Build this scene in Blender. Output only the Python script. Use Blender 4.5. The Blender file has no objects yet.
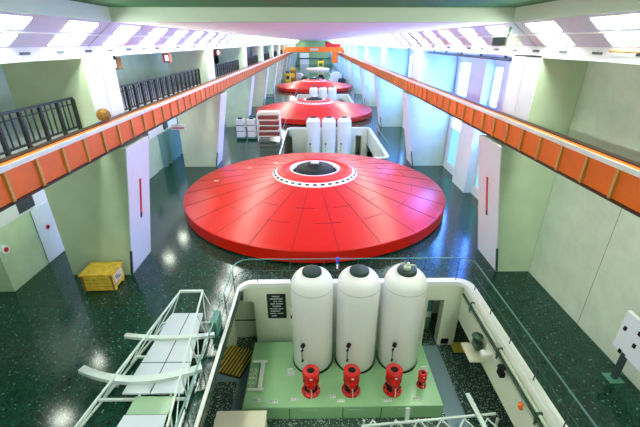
import bpy, bmesh, math, random
from mathutils import Vector, Matrix
random.seed(7)
PI = math.pi
scn = bpy.context.scene
col = scn.collection

# ------------------------------------------------------------------ materials
def mat(name, rgb, rough=0.5, metal=0.0, spec=0.5, coat=0.0, emis=None, estr=0.0, noise=0.0, nscale=3.0, bump=0.0, bscale=40.0):
    m = bpy.data.materials.new(name); m.use_nodes = True
    nt = m.node_tree; b = nt.nodes['Principled BSDF']
    def lin(c): return c / 12.92 if c <= 0.04045 else ((c + 0.055) / 1.055) ** 2.4
    c = tuple(lin(x / 255.0) for x in rgb) + (1,)
    b.inputs['Base Color'].default_value = c
    b.inputs['Roughness'].default_value = rough
    b.inputs['Metallic'].default_value = metal
    b.inputs['Specular IOR Level'].default_value = spec
    b.inputs['Coat Weight'].default_value = coat
    b.inputs['Coat Roughness'].default_value = 0.08
    if emis:
        b.inputs['Emission Color'].default_value = tuple(lin(x / 255.0) for x in emis) + (1,)
        b.inputs['Emission Strength'].default_value = estr
    tc = nt.nodes.new('ShaderNodeTexCoord')
    if noise > 0:
        n = nt.nodes.new('ShaderNodeTexNoise'); n.inputs['Scale'].default_value = nscale; n.inputs['Detail'].default_value = 6
        nt.links.new(tc.outputs['Object'], n.inputs['Vector'])
        r = nt.nodes.new('ShaderNodeValToRGB')
        r.color_ramp.elements[0].position = 0.3; r.color_ramp.elements[1].position = 0.7
        r.color_ramp.elements[0].color = tuple(x * (1 - noise) for x in c[:3]) + (1,)
        r.color_ramp.elements[1].color = tuple(min(1, x * (1 + noise)) for x in c[:3]) + (1,)
        nt.links.new(n.outputs['Fac'], r.inputs['Fac']); nt.links.new(r.outputs['Color'], b.inputs['Base Color'])
    if bump > 0:
        n2 = nt.nodes.new('ShaderNodeTexNoise'); n2.inputs['Scale'].default_value = bscale; n2.inputs['Detail'].default_value = 4
        nt.links.new(tc.outputs['Object'], n2.inputs['Vector'])
        bp = nt.nodes.new('ShaderNodeBump'); bp.inputs['Strength'].default_value = bump; bp.inputs['Distance'].default_value = 0.02
        nt.links.new(n2.outputs['Fac'], bp.inputs['Height']); nt.links.new(bp.outputs['Normal'], b.inputs['Normal'])
    return m

def terrazzo(name, base, fleck, rough, scale, amount, slab=3.0):
    m = mat(name, base, rough, spec=0.5)
    nt = m.node_tree; b = nt.nodes['Principled BSDF']
    tc = nt.nodes.new('ShaderNodeTexCoord')
    base_c = tuple(b.inputs['Base Color'].default_value)
    v = nt.nodes.new('ShaderNodeTexVoronoi'); v.inputs['Scale'].default_value = scale
    nt.links.new(tc.outputs['Object'], v.inputs['Vector'])
    d = nt.nodes.new('ShaderNodeMath'); d.operation = 'LESS_THAN'; d.inputs[1].default_value = 0.33
    nt.links.new(v.outputs['Distance'], d.inputs[0])
    sep = nt.nodes.new('ShaderNodeSeparateColor'); nt.links.new(v.outputs['Color'], sep.inputs['Color'])
    g = nt.nodes.new('ShaderNodeMath'); g.operation = 'GREATER_THAN'; g.inputs[1].default_value = 1 - amount
    nt.links.new(sep.outputs['Red'], g.inputs[0])
    mul = nt.nodes.new('ShaderNodeMath'); mul.operation = 'MULTIPLY'
    nt.links.new(d.outputs[0], mul.inputs[0]); nt.links.new(g.outputs[0], mul.inputs[1])
    v2 = nt.nodes.new('ShaderNodeTexVoronoi'); v2.inputs['Scale'].default_value = scale * 2.3
    nt.links.new(tc.outputs['Object'], v2.inputs['Vector'])
    sep2 = nt.nodes.new('ShaderNodeSeparateColor'); nt.links.new(v2.outputs['Color'], sep2.inputs['Color'])
    r = nt.nodes.new('ShaderNodeValToRGB')
    r.color_ramp.elements[0].color = tuple(x * 0.55 for x in base_c[:3]) + (1,)
    r.color_ramp.elements[1].color = tuple(x * 1.6 for x in base_c[:3]) + (1,)
    nt.links.new(sep2.outputs['Green'], r.inputs['Fac'])
    mix = nt.nodes.new('ShaderNodeMix'); mix.data_type = 'RGBA'
    nt.links.new(mul.outputs[0], mix.inputs['Factor']); nt.links.new(r.outputs['Color'], mix.inputs['A'])
    mix.inputs['B'].default_value = tuple((x / 255) ** 2.2 for x in fleck) + (1,)
    # slab joints across the hall
    br = nt.nodes.new('ShaderNodeTexBrick'); br.inputs['Scale'].default_value = 1.0
    br.offset = 0.0
    br.inputs['Brick Width'].default_value = slab * 1.3; br.inputs['Row Height'].default_value = slab; br.inputs['Mortar Size'].default_value = 0.006
    br.inputs['Color1'].default_value = (1, 1, 1, 1); br.inputs['Color2'].default_value = (0.92, 0.92, 0.92, 1); br.inputs['Mortar'].default_value = (0.45, 0.45, 0.45, 1)
    nt.links.new(tc.outputs['Object'], br.inputs['Vector'])
    mm = nt.nodes.new('ShaderNodeMix'); mm.data_type = 'RGBA'; mm.blend_type = 'MULTIPLY'; mm.inputs['Factor'].default_value = 1
    nt.links.new(mix.outputs['Result'], mm.inputs['A']); nt.links.new(br.outputs['Color'], mm.inputs['B'])
    nt.links.new(mm.outputs['Result'], b.inputs['Base Color'])
    return m

def panelled(name, rgb, rough, w, h, seam=0.45, axis='YZ'):
    """cast concrete / plaster with panel seams and a fine grain"""
    m = mat(name, rgb, rough, bump=0.12, bscale=30)
    nt = m.node_tree; b = nt.nodes['Principled BSDF']
    c = tuple(b.inputs['Base Color'].default_value)
    tc = nt.nodes.new('ShaderNodeTexCoord'); s = nt.nodes.new('ShaderNodeSeparateXYZ'); k = nt.nodes.new('ShaderNodeCombineXYZ')
    nt.links.new(tc.outputs['Object'], s.inputs[0])
    nt.links.new(s.outputs[axis[0]], k.inputs[0]); nt.links.new(s.outputs[axis[1]], k.inputs[1])
    br = nt.nodes.new('ShaderNodeTexBrick'); br.offset = 0.0; br.inputs['Scale'].default_value = 1
    br.inputs['Brick Width'].default_value = w; br.inputs['Row Height'].default_value = h; br.inputs['Mortar Size'].default_value = 0.012
    br.inputs['Color1'].default_value = c; br.inputs['Color2'].default_value = tuple(x * 0.95 for x in c[:3]) + (1,)
    br.inputs['Mortar'].default_value = tuple(x * seam for x in c[:3]) + (1,)
    nt.links.new(k.outputs[0], br.inputs['Vector'])
    n = nt.nodes.new('ShaderNodeTexNoise'); n.inputs['Scale'].default_value = 1.1; n.inputs['Detail'].default_value = 8; n.inputs['Roughness'].default_value = 0.7
    nt.links.new(tc.outputs['Object'], n.inputs['Vector'])
    r = nt.nodes.new('ShaderNodeValToRGB')
    r.color_ramp.elements[0].position = 0.3; r.color_ramp.elements[0].color = (0.8, 0.82, 0.78, 1)
    r.color_ramp.elements[1].position = 0.7; r.color_ramp.elements[1].color = (1, 1, 1, 1)
    nt.links.new(n.outputs['Fac'], r.inputs['Fac'])
    mm = nt.nodes.new('ShaderNodeMix'); mm.data_type = 'RGBA'; mm.blend_type = 'MULTIPLY'; mm.inputs['Factor'].default_value = 1
    nt.links.new(br.outputs['Color'], mm.inputs['A']); nt.links.new(r.outputs['Color'], mm.inputs['B'])
    nt.links.new(mm.outputs['Result'], b.inputs['Base Color'])
    return m

M = {}
M['floor'] = terrazzo('dark green terrazzo', (14, 58, 44), (96, 142, 120), 0.15, 14.0, 0.10)
M['floor_pit'] = terrazzo('dark pit terrazzo', (54, 78, 68), (215, 230, 218), 0.3, 17.0, 0.55, 20)
M['column'] = mat('pale green plaster', (198, 216, 186), 0.7, noise=0.06, nscale=1.2, bump=0.05)
M['wall_far'] = mat('mid green end wall', (128, 160, 112), 0.7)
M['box_brown'] = mat('red brown carton', (140, 52, 40), 0.6)
M['lavender_white'] = mat('lavender white', (228, 234, 244), 0.55, noise=0.02)
M['wall_green'] = panelled('pale green wall', (198, 222, 188), 0.7, 3.6, 2.6, 0.75)
M['wall_concrete'] = panelled('grey green concrete', (212, 226, 208), 0.75, 3.1, 30, 0.3)
M['wall_white'] = mat('white wall', (220, 234, 238), 0.6, noise=0.03)
M['wall_band'] = mat('white band', (228, 232, 236), 0.6)
M['pit_wall'] = mat('cream pit wall', (228, 234, 212), 0.6, noise=0.04, nscale=1.5)
M['coping'] = mat('white coping', (240, 243, 236), 0.45)
M['soffit'] = mat('ceiling panel lavender', (216, 220, 246), 0.6)
M['ceil'] = mat('white ceiling', (238, 248, 242), 0.7)
M['ceil_green'] = mat('green ceiling', (40, 132, 76), 0.7)
M['downstand'] = mat('pale grey green beam', (214, 226, 212), 0.7)
M['cornice'] = mat('white cornice', (238, 238, 244), 0.5)
M['red'] = mat('red cover paint', (214, 24, 0), 0.32, coat=0.0, spec=0.4)
M['red_side'] = M['red']
M['joint'] = mat('dark red joint', (110, 8, 10), 0.5)
M['red_hub'] = mat('bright red hub', (226, 28, 4), 0.4)
M['red_pump'] = mat('red motor enamel', (214, 22, 18), 0.3, coat=0.3)
M['tank'] = mat('white tank enamel', (240, 240, 240), 0.3, coat=0.2)
M['black'] = mat('black', (16, 18, 18), 0.75, spec=0.25)
M['dark_green'] = mat('dark green cap', (22, 50, 42), 0.5)
M['machine'] = mat('green machine enamel', (150, 198, 146), 0.3, coat=0.15, noise=0.05, nscale=1.5)
M['machine_front'] = M['machine']
M['bluegrey'] = mat('blue grey floor paint', (128, 156, 168), 0.5)
M['beige'] = mat('beige cabinet', (222, 216, 190), 0.5)
M['greygreen'] = mat('grey green box', (196, 210, 186), 0.5)
M['orange'] = mat('orange girder paint', (242, 112, 10), 0.45, noise=0.05)
M['stiff'] = mat('ochre stiffener edge', (206, 158, 84), 0.5)
M['white_paint'] = mat('white paint', (240, 240, 238), 0.45)
M['steel_dark'] = mat('dark steel', (58, 44, 34), 0.5, metal=0.3)
M['rail_black'] = mat('black railing', (28, 34, 34), 0.45)
M['teal_rail'] = mat('teal grey handrail', (96, 140, 136), 0.35, metal=0.3)
M['post'] = mat('dark rail post', (52, 74, 72), 0.4, metal=0.3)
M['wood'] = mat('yellow crate wood', (236, 192, 62), 0.6, noise=0.2, nscale=6)
M['wood_dark'] = mat('crate end board', (150, 104, 52), 0.6, noise=0.2, nscale=8)
M['label'] = mat('pale label', (232, 214, 196), 0.6)
M['truss'] = mat('white steel truss', (206, 220, 214), 0.4)
M['deck'] = mat('white deck plate', (196, 206, 214), 0.4)
M['glass'] = mat('green tinted plate', (150, 186, 150), 0.2)
M['vent'] = mat('dark grille', (70, 84, 88), 0.5)
M['fire'] = mat('fire red', (205, 22, 40), 0.45)
M['text'] = mat('pale lettering', (196, 204, 200), 0.6)
M['plaque'] = mat('black plaque', (22, 32, 30), 0.7)
M['blue'] = mat('blue plastic', (40, 70, 190), 0.4)
M['yellow'] = mat('yellow paint', (230, 200, 30), 0.45)
M['brown'] = mat('brown fibre', (150, 112, 50), 0.9, noise=0.3, nscale=30)
M['teal_door'] = mat('teal metal door', (104, 150, 146), 0.35, metal=0.1)
M['grille_y'] = mat('yellow grating', (216, 190, 80), 0.5)
M['pipe'] = mat('pipe dark', (62, 92, 72), 0.4, metal=0.4)
M['pipe_light'] = mat('pipe light', (196, 206, 186), 0.4)
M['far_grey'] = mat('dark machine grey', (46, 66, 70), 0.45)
M['frame'] = mat('window frame', (208, 222, 226), 0.5)
M['teal_green'] = mat('teal green', (84, 140, 120), 0.5)
LAMP = mat('fluorescent diffuser', (250, 250, 255), 0.5, emis=(246, 254, 238), estr=28.0)
DAY = mat('daylit glass', (120, 180, 200), 0.1, emis=(84, 132, 255), estr=20.0)
DAYL = mat('daylit teal glass', (110, 170, 175), 0.1, emis=(130, 205, 215), estr=0.7)
FLOODLIT = mat('flood lens', (180, 190, 255), 0.1, emis=(190, 200, 255), estr=3.0)

# ------------------------------------------------------------------ mesh helpers
def B(): return bmesh.new()
def box(bm, x0, x1, y0, y1, z0, z1, bevel=0.0):
    m = Matrix.Translation(((x0 + x1) / 2, (y0 + y1) / 2, (z0 + z1) / 2)) @ Matrix.Diagonal((abs(x1 - x0), abs(y1 - y0), abs(z1 - z0), 1))
    r = bmesh.ops.create_cube(bm, size=1, matrix=m)
    if bevel:
        es = list({e for v in r['verts'] for e in v.link_edges})
        bmesh.ops.bevel(bm, geom=es, offset=bevel, segments=2, profile=0.5, affect='EDGES')
def bar(bm, p, q, w, h=None):
    """rectangular bar from p to q"""
    h = h or w; p = Vector(p); q = Vector(q); d = q - p
    m = Matrix.Translation((p + q) / 2) @ d.to_track_quat('Z', 'Y').to_matrix().to_4x4() @ Matrix.Diagonal((w, h, d.length, 1))
    bmesh.ops.create_cube(bm, size=1, matrix=m)
def tube(bm, pts, r, seg=8):
    pts = [Vector(p) for p in pts]; rings = []
    prev_n = None
    for i, p in enumerate(pts):
        if i == 0: t = (pts[1] - p).normalized()
        elif i == len(pts) - 1: t = (p - pts[i - 1]).normalized()
        else: t = ((pts[i + 1] - p).normalized() + (p - pts[i - 1]).normalized()).normalized()
        if prev_n is None:
            a = Vector((0, 0, 1)) if abs(t.z) < 0.9 else Vector((1, 0, 0))
            n = t.cross(a).normalized()
        else: n = (prev_n - t * prev_n.dot(t)).normalized()
        prev_n = n; b = t.cross(n)
        rings.append([bm.verts.new(p + (n * math.cos(2 * PI * k / seg) + b * math.sin(2 * PI * k / seg)) * r) for k in range(seg)])
    for a, b in zip(rings, rings[1:]):
        for k in range(seg): bm.faces.new((a[k], a[(k + 1) % seg], b[(k + 1) % seg], b[k]))
    bm.faces.new(rings[0][::-1]); bm.faces.new(rings[-1])
def lathe(bm, prof, seg=48, c=(0, 0, 0), smooth=True):
    rings = []
    for r, z in prof:
        if r < 1e-6: rings.append([bm.verts.new((c[0], c[1], c[2] + z))])
        else: rings.append([bm.verts.new((c[0] + r * math.cos(2 * PI * k / seg), c[1] + r * math.sin(2 * PI * k / seg), c[2] + z)) for k in range(seg)])
    for a, b in zip(rings, rings[1:]):
        for k in range(seg):
            k2 = (k + 1) % seg
            if len(a) == 1 and len(b) == 1: continue
            if len(a) == 1: f = bm.faces.new((a[0], b[k2], b[k]))
            elif len(b) == 1: f = bm.faces.new((a[k], a[k2], b[0]))
            else: f = bm.faces.new((a[k], a[k2], b[k2], b[k]))
            f.smooth = smooth
def cyl(bm, c, r, z0, z1, seg=20): lathe(bm, [(0, z0), (r, z0), (r, z1), (0, z1)], seg, (c[0], c[1], 0), False)
def prism(bm, poly, y0, y1):
    """poly of (x, z) extruded along y"""
    a = [bm.verts.new((x, y0, z)) for x, z in poly]; b = [bm.verts.new((x, y1, z)) for x, z in poly]
    n = len(poly)
    for k in range(n): bm.faces.new((a[k], a[(k + 1) % n], b[(k + 1) % n], b[k]))
    bm.faces.new(a[::-1]); bm.faces.new(b)
def plate(bm, pts, z0, z1):
    """pts of (x, y) extruded along z"""
    a = [bm.verts.new((x, y, z0)) for x, y in pts]; b = [bm.verts.new((x, y, z1)) for x, y in pts]
    n = len(pts)
    for k in range(n): bm.faces.new((a[k], a[(k + 1) % n], b[(k + 1) % n], b[k]))
    bm.faces.new(a[::-1]); bm.faces.new(b)
def link(name, bm, m, parent=None, loc=(0, 0, 0), recenter=False):
    bmesh.ops.recalc_face_normals(bm, faces=bm.faces)
    if recenter:
        vs = bm.verts
        cx = (min(v.co.x for v in vs) + max(v.co.x for v in vs)) / 2; cy = (min(v.co.y for v in vs) + max(v.co.y for v in vs)) / 2
        cz = min(v.co.z for v in vs); loc = (cx, cy, cz)
        bmesh.ops.translate(bm, vec=(-cx, -cy, -cz), verts=bm.verts)
    me = bpy.data.meshes.new(name); bm.to_mesh(me); bm.free()
    for mm in (m if isinstance(m, (list, tuple)) else [m]): me.materials.append(mm)
    o = bpy.data.objects.new(name, me); col.objects.link(o); o.location = loc
    if parent: o.parent = parent
    return o
def tag(o, label, cat, group=None):
    o['label'] = label; o['category'] = cat
    if group: o['group'] = group
    return o
def thing(name, label, cat, loc=(0, 0, 0), rz=0, group=None):
    o = bpy.data.objects.new(name, None); col.objects.link(o); o.location = loc; o.rotation_euler = (0, 0, rz)
    o.empty_display_size = 0.2
    return tag(o, label, cat, group)
def single(name, bm, m, label, cat, group=None): return tag(link(name, bm, m, recenter=True), label, cat, group)
def struct(name, bm, m, parent=None, keep=False):
    o = link(name, bm, m, parent); 
    if not parent: o['kind'] = 'structure'
    return o
def dup(root, loc=None, label=None, group=None, rz=None):
    r = root.copy(); col.objects.link(r)
    if loc is not None: r.location = loc
    if rz is not None: r.rotation_euler = (0, 0, rz)
    if label: r['label'] = label
    if group: r['group'] = group
    for ch in list(root.children):
        c = ch.copy(); col.objects.link(c); c.parent = r
        for g in list(ch.children):
            d = g.copy(); col.objects.link(d); d.parent = c
    return r
def sbox(name, m, *a): 
    bm = B(); box(bm, *a); return struct(name, bm, m)

# ------------------------------------------------------------------ setting
BAY, UNIT, HALL0, HALL1 = 14.1, 28.2, -30.0, 166.0
NB = 11
colY = [12.4 + BAY * k for k in range(NB)]
PX0, PX1 = -2.85, 5.85                       # pit opening
pits = [(1.0, 11.65)] + [(28.6 + UNIT * (k - 1), 11.65 + UNIT * k) for k in (1, 2)]
bm = B()
box(bm, -13.5, PX0, HALL0, HALL1, -0.25, 0); box(bm, PX1, 10.2, HALL0, HALL1, -0.25, 0)
edges = [HALL0] + [v for p in pits for v in p] + [HALL1]
for a, b in zip(edges[0::2], edges[1::2]): box(bm, PX0, PX1, a, b, -0.4, 0)
struct('floor', bm, M['floor'])

LOW = -3.2
for i, (y0, y1) in enumerate(pits):
    bm = B(); box(bm, -6, 8, y0 - 2, y1 + 2.2, LOW - 0.2, LOW); struct('pit_floor', bm, M['floor_pit'])
    bm = B()                                  # far wall with openings at both ends, lintel above
    box(bm, -2.45, 4.5, y1, y1 + 0.4, LOW, -0.8); box(bm, 5.15, 5.85, y1, y1 + 0.4, LOW, -0.8)
    box(bm, PX0 + 0.01, PX1, y1 - 0.03, y1 + 0.4, -0.8, -0.005); box(bm, -6, -3.4, y1, y1 + 0.4, LOW, -0.4)
    box(bm, 6.7, 8, y1 + 0.1, y1 + 0.5, LOW, -0.25)
    struct('pit_wall_back', bm, M['pit_wall'])
    sbox('corridor_wall_back', M['pit_wall'], -6, 8, y1 + 2.0, y1 + 2.2, LOW, -0.4)
    sbox('pit_wall_left', M['pit_wall'], -6.2, -6, y0 - 2, y1 + 2.2, LOW, -0.4)
    bm = B(); box(bm, PX1 - 0.03, PX1 + 0.4, y0, y1 - 0.03, -1.75, -0.005); box(bm, 7.8, 8, y0 - 2, y1 + 2.2, LOW, -0.4)
    struct('pit_wall_right', bm, M['pit_wall'])
    sbox('pit_wall_front', M['pit_wall'], -6, 8, y0 - 2.2, y0 - 2.0, LOW, -0.4)
    # coping: ring with rounded corners
    def rr(x0, x1, ya, yb, r, n=8):
        out = []
        for cx, cy, a0 in ((x1 - r, yb - r, 0), (x0 + r, yb - r, 90), (x0 + r, ya + r, 180), (x1 - r, ya + r, 270)):
            out += [(cx + r * math.cos(math.radians(a0 + 90 * k / n)), cy + r * math.sin(math.radians(a0 + 90 * k / n))) for k in range(n + 1)]
        return out
    inn = rr(PX0 - 0.03, PX1 - 0.04, y0, y1 - 0.04, 0.42); out = rr(PX0 - 0.12, PX1 + 0.24, y0 - 0.2, y1 + 0.24, 0.6)
    bm = B(); n = len(inn)
    L = [[bm.verts.new((x, y, z)) for x, y in ring] for ring, z in ((inn, -0.1), (inn, 0.07), (out, 0.07), (out, -0.02))]
    for a, b in zip(L, L[1:] + L[:1]):
        for k in range(n): bm.faces.new((a[k], a[(k + 1) % n], b[(k + 1) % n], b[k]))
    struct('pit_coping_trim', bm, M['coping'])
bm = B(); box(bm, 4.45, 5.15, 2, 11.6, LOW, LOW + 0.012); box(bm, -3.0, -2.55, 2, 11.0, LOW, LOW + 0.012); box(bm, -6, -2.6, 9.9, 10.5, LOW, LOW + 0.013)
struct('pit_floor_markings', bm, M['bluegrey'])

# walls
bm = B(); box(bm, 8.7, 9.0, HALL0, 12.4, 0, 8.1); struct('wall_right', bm, M['wall_concrete'])
bm = B()
WX = 9.7
for k in range(NB):
    a = colY[k] + 1.8; b = colY[k] + BAY
    if b > HALL1: b = HALL1
    # lower solid strip, head and piers between two tall windows and an added one
    box(bm, WX, WX + 0.3, a - 1.9, b + 0.1, 0, 0.5); box(bm, WX, WX + 0.3, a - 1.9, b + 0.1, 7.4, 8.1)
    for p, q in ((-1.9, 0.8), (3.4, 5.7), (6.7, 9.2), (11.8, 12.4)): box(bm, WX, WX + 0.3, a + p, a + q, 0.5, 7.4)
    for p, q in ((3.6, 4.6), (6.8, 8.9)): box(bm, WX - 0.45, WX, a + p, min(a + q, HALL1), 0, 7.7)
struct('wall_right_window_side', bm, M['wall_white'])
wn = 0
for k in range(NB):
    a = colY[k] + 1.8
    for p, q in ((0.8, 3.4), (5.7, 6.7), (9.2, 11.8)):  # first of each bay is an added, unseen window for blue light
        wn += 1
        bm = B(); box(bm, WX + 0.12, WX + 0.16, a + p, a + q, 3.0, 7.4)
        g = struct('window_%d' % wn, bm, DAY)
        bm = B(); box(bm, WX + 0.12, WX + 0.16, a + p, a + q, 0.5, 3.0); link('frosted_pane', bm, DAYL, g)
        bm = B()
        for z in (0.5, 2.95, 5.2, 7.3): box(bm, WX + 0.02, WX + 0.11, a + p, a + q, z, z + 0.09)
        for y in (a + p, a + q - 0.09): box(bm, WX + 0.02, WX + 0.11, y, y + 0.09, 0.5, 7.4)
        link('window_frame', bm, M['frame'], g)
bm = B(); box(bm, -13.0, -11.3, 11.35, HALL1, 0, 2.45); struct('wall_left', bm, M['wall_green'])
bm = B(); box(bm, -13.0, -11.3, 11.35, HALL1, 2.45, 5.3); struct('wall_left_band', bm, M['wall_band'])
bm = B(); box(bm, -13.3, -13.0, HALL0, 11.35, 0, 8.1); struct('wall_left_recess', bm, M['wall_green'])
bm = B(); box(bm, -11.6, -11.3, HALL0, HALL1, 5.85, 8.1); struct('wall_left_gallery', bm, M['wall_green'])
bm = B(); box(bm, -13.0, -7.35, HALL0, HALL1, 5.3, 5.85); struct('gallery_floor', bm, M['wall_band'])
bm = B(); box(bm, -13.3, 10.2, HALL1, HALL1 + 0.3, -0.4, 9.5); struct('wall_back', bm, M['wall_far'])
bm = B(); box(bm, -13.3, 9.0, HALL0 - 0.3, HALL0, -0.4, 9.6); struct('wall_front', bm, M['wall_white'])

# columns: lower frame leg leaning into the hall, upper post standing behind the crane girder
def column(y, s):
    xo = 9.75 if s < 0 else (8.75 if y < 13 else 9.75)
    bm = B()
    prism(bm, [(s * 7.42, 0), (s * 6.5, 5.2), (s * xo, 5.2), (s * xo, 0)], y, y + 1.8)
    o = struct('column', bm, M['column'])
    bm = B()                                   # thin white layer on the hall face, paler than the green sides
    prism(bm, [(s * 7.42, 0), (s * 6.5, 5.2), (s * 6.46, 5.2), (s * 7.38, 0)], y - 0.02, y + 1.82)
    link('column_hall_face', bm, M['lavender_white'], o)
    bm = B(); box(bm, s * 7.2, s * xo, y, y + 1.8, 5.2, 8.1); u = struct('column', bm, M['column'])
    bm = B(); box(bm, s * 7.2, s * 7.16, y - 0.02, y + 0.86, 5.2, 8.05); box(bm, s * 7.2, s * 7.16, y + 0.9, y + 1.82, 5.2, 8.05)
    link('column_hall_face', bm, M['lavender_white'], u)
    bm = B(); bar(bm, (s * 7.40, y, 0.02), (s * (7.40 - 0.92 * 1.1 / 5.2), y, 1.1), 0.07)
    link('corner_guard', bm, M['post'], o)
for y in colY:
    column(y, -1); column(y, 1)

# ceiling
for s, side in ((-1, 'left'), (1, 'right')):
    xo = s * 13.2 if s < 0 else s * 10.2
    bm = B(); prism(bm, [(s * 7.2, 8.05), (s * 7.2, 8.38), (xo, 8.38), (xo, 8.05)], HALL0, HALL1)
    c = struct('ceiling_cornice_%s' % side, bm, M['cornice'])
    bm = B()
    y = 5.6
    for i in range(60):
        box(bm, s * 7.19, s * 7.17, y, y + 0.35, 8.21, 8.27); y += 1.41
    link('vent_slots', bm, M['vent'], c)
    bm = B(); prism(bm, [(s * 7.2, 8.38), (s * 6.3, 9.07), (s * 6.3, 9.3), (s * 7.2, 8.62)], HALL0, HALL1)
    struct('ceiling_slope_%s' % side, bm, M['soffit'])
    bm = B(); prism(bm, [(s * 6.755, 8.70), (s * 6.735, 8.715), (s * 6.71, 8.69), (s * 6.73, 8.675)], HALL0, HALL1)
    struct('ceiling_trim_%s' % side, bm, M['cornice'])
    bm = B(); box(bm, s * 6.28, s * 6.5, HALL0, 12.9, 9.062, 9.47); struct('ceiling_recess_wall_%s' % side, bm, M['downstand'])
    bm = B()
    for y in colY: prism(bm, [(s * 7.19, 8.375), (s * 6.31, 9.05), (s * 6.30, 9.035), (s * 7.18, 8.36)], y + 0.46, y + 0.54)
    struct('ceiling_joint_trim_%s' % side, bm, M['frame'])
bm = B(); box(bm, -6.5, 6.5, 13.4, HALL1, 9.07, 9.25)
struct('ceiling', bm, M['ceil'])
bm = B(); box(bm, -6.3, 6.3, 12.9, 13.4, 9.07, 9.6); struct('ceiling_beam', bm, M['downstand'])
bm = B(); box(bm, -6.5, 6.5, HALL0, 12.9, 9.47, 9.6); struct('ceiling_recess', bm, M['ceil_green'])

# ceiling lights set in the sloped strips
def make_light(s):
    t = thing('ceiling_light', '', 'ceiling light')
    d = Vector((-0.9 * s, 0, 0.69)).normalized(); nrm = Vector((-0.69 * s, 0, -0.9)).normalized()
    m = Matrix((( d.x, 0, nrm.x, 0), (0, 1, 0, 0), (d.z, 0, nrm.z, 0), (0, 0, 0, 1)))
    bm = B(); 
    for u0, u1 in ((-0.46, -0.1), (0.1, 0.46)):
        box(bm, u0 - 0.025, u1 + 0.025, -0.72, 0.72, 0.0, 0.02)
    bmesh.ops.transform(bm, matrix=m, verts=bm.verts); link('frame', bm, M['white_paint'], t)
    for u0, u1 in ((-0.46, -0.1), (0.1, 0.46)):
        bm = B(); box(bm, u0, u1, -0.69, 0.69, 0.02, 0.03)
        bmesh.ops.transform(bm, matrix=m, verts=bm.verts); link('diffuser', bm, LAMP, t)
    return t
PITCH = BAY / 5
for s, lab in ((-1, 'white fluorescent panel set into the sloped ceiling strip over the gallery side'), (1, 'white fluorescent panel set into the sloped ceiling strip over the window side')):
    t0 = make_light(s); t0['label'] = lab; t0['group'] = lab.replace('panel', 'panels')
    y = 11.55 - 14 * PITCH; first = True  # row starts behind the camera, unseen panels added there for frontal light
    while y < HALL1 - 1:
        o = t0 if first else dup(t0)
        o.location = (s * 6.75, y, 8.725); first = False; y += PITCH

for k in range(28):
    t = thing('ceiling_downlight', 'round downlight under the left gallery, hidden behind the crane girder', 'ceiling light', (-10.2, 9.9 + k * 3.0, 5.3), group='downlights under the left gallery')
    bm = B(); cyl(bm, (0, 0), 0.36, -0.08, 0, 20); link('housing', bm, M['white_paint'], t)
    bm = B(); cyl(bm, (0, 0), 0.31, -0.1, -0.08, 20); link('diffuser', bm, LAMP, t)

# ------------------------------------------------------------------ crane girders and crane
def girder(s, label):
    t = thing('crane_girder', label, 'crane girder', (s * 6.6, 0, 5.2), group='crane runway girders')
    L0, L1 = 0.0, HALL1 - 0.5
    bm = B(); box(bm, s * 0.04, s * 0.08, L0, L1, 0.13, 0.79); link('web', bm, M['orange'], t)
    bm = B(); box(bm, s * -0.03, s * 0.4, L0, L1, 0.08, 0.13); link('bottom_flange', bm, M['steel_dark'], t)
    bm = B(); box(bm, s * -0.03, s * 0.0, L0, L1, 0.81, 0.93); link('flange_edge', bm, M['white_paint'], t)
    bm = B(); box(bm, s * 0.0, s * 0.42, L0, L1, 0.79, 0.915); link('top_flange', bm, M['orange'], t)
    bm = B(); box(bm, s * 0.2, s * 0.4, L0, L1, 0.915, 0.945); link('crane_rail', bm, M['steel_dark'], t)
    me = None
    for k in range(100):
        y = 5.5 + k * 0.99
        if me is None:
            bm = B(); box(bm, s * -0.02, s * 0.04, -0.035, 0.035, 0.13, 0.81); o = link('stiffener', bm, M['stiff'], t, (0, y, 0)); me = o.data
        else:
            o = bpy.data.objects.new('stiffener', me); col.objects.link(o); o.parent = t; o.location = (0, y, 0)
    bm = B()
    y = 5.5 + 99.0
    while y < L1: box(bm, s * -0.02, s * 0.04, y - 0.05, y + 0.05, 0.13, 0.79); y += 0.99
    o = link('stiffener', bm, M['stiff'], t); o['kind'] = 'stuff'
    return t
girder(-1, 'long orange crane girder with white edge in front of the gallery railings')
girder(1, 'long orange crane girder with white edge along the window side wall')

t = thing('bridge_crane', 'orange overhead bridge crane spanning both girders far down the hall', 'crane', (0, 94, 6.16))
for dy in (0, 2.2):
    bm = B(); box(bm, -6.9, 6.9, dy, dy + 0.6, 0.25, 1.25); link('bridge_beam', bm, M['orange'], t)
for s in (-1, 1):
    bm = B(); box(bm, s * 6.6, s * 7.15, -0.8, 3.6, 0.05, 0.7); link('end_carriage', bm, M['orange'], t)
bm = B(); box(bm, 2.6, 6.2, -0.1, 2.9, 1.25, 1.95, 0.05); box(bm, 3.0, 4.0, 0.3, 2.4, 1.95, 2.3); tr = link('trolley', bm, M['fire'], t)
bm = B(); tube(bm, [(2.9, 0.2, 1.6), (2.9, 0.2, 2.4)], 0.25, 10); link('hoist_drum', bm, M['black'], tr)
bm = B(); box(bm, 4.2, 5.6, -0.3, 0.9, -2.2, 0.25, 0.06); link('operator_cab', bm, M['orange'], t)
bm = B(); box(bm, -1.0, 1.0, -0.03, 0, 0.5, 1.0); link('sign_plate', bm, M['text'], t)

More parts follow.
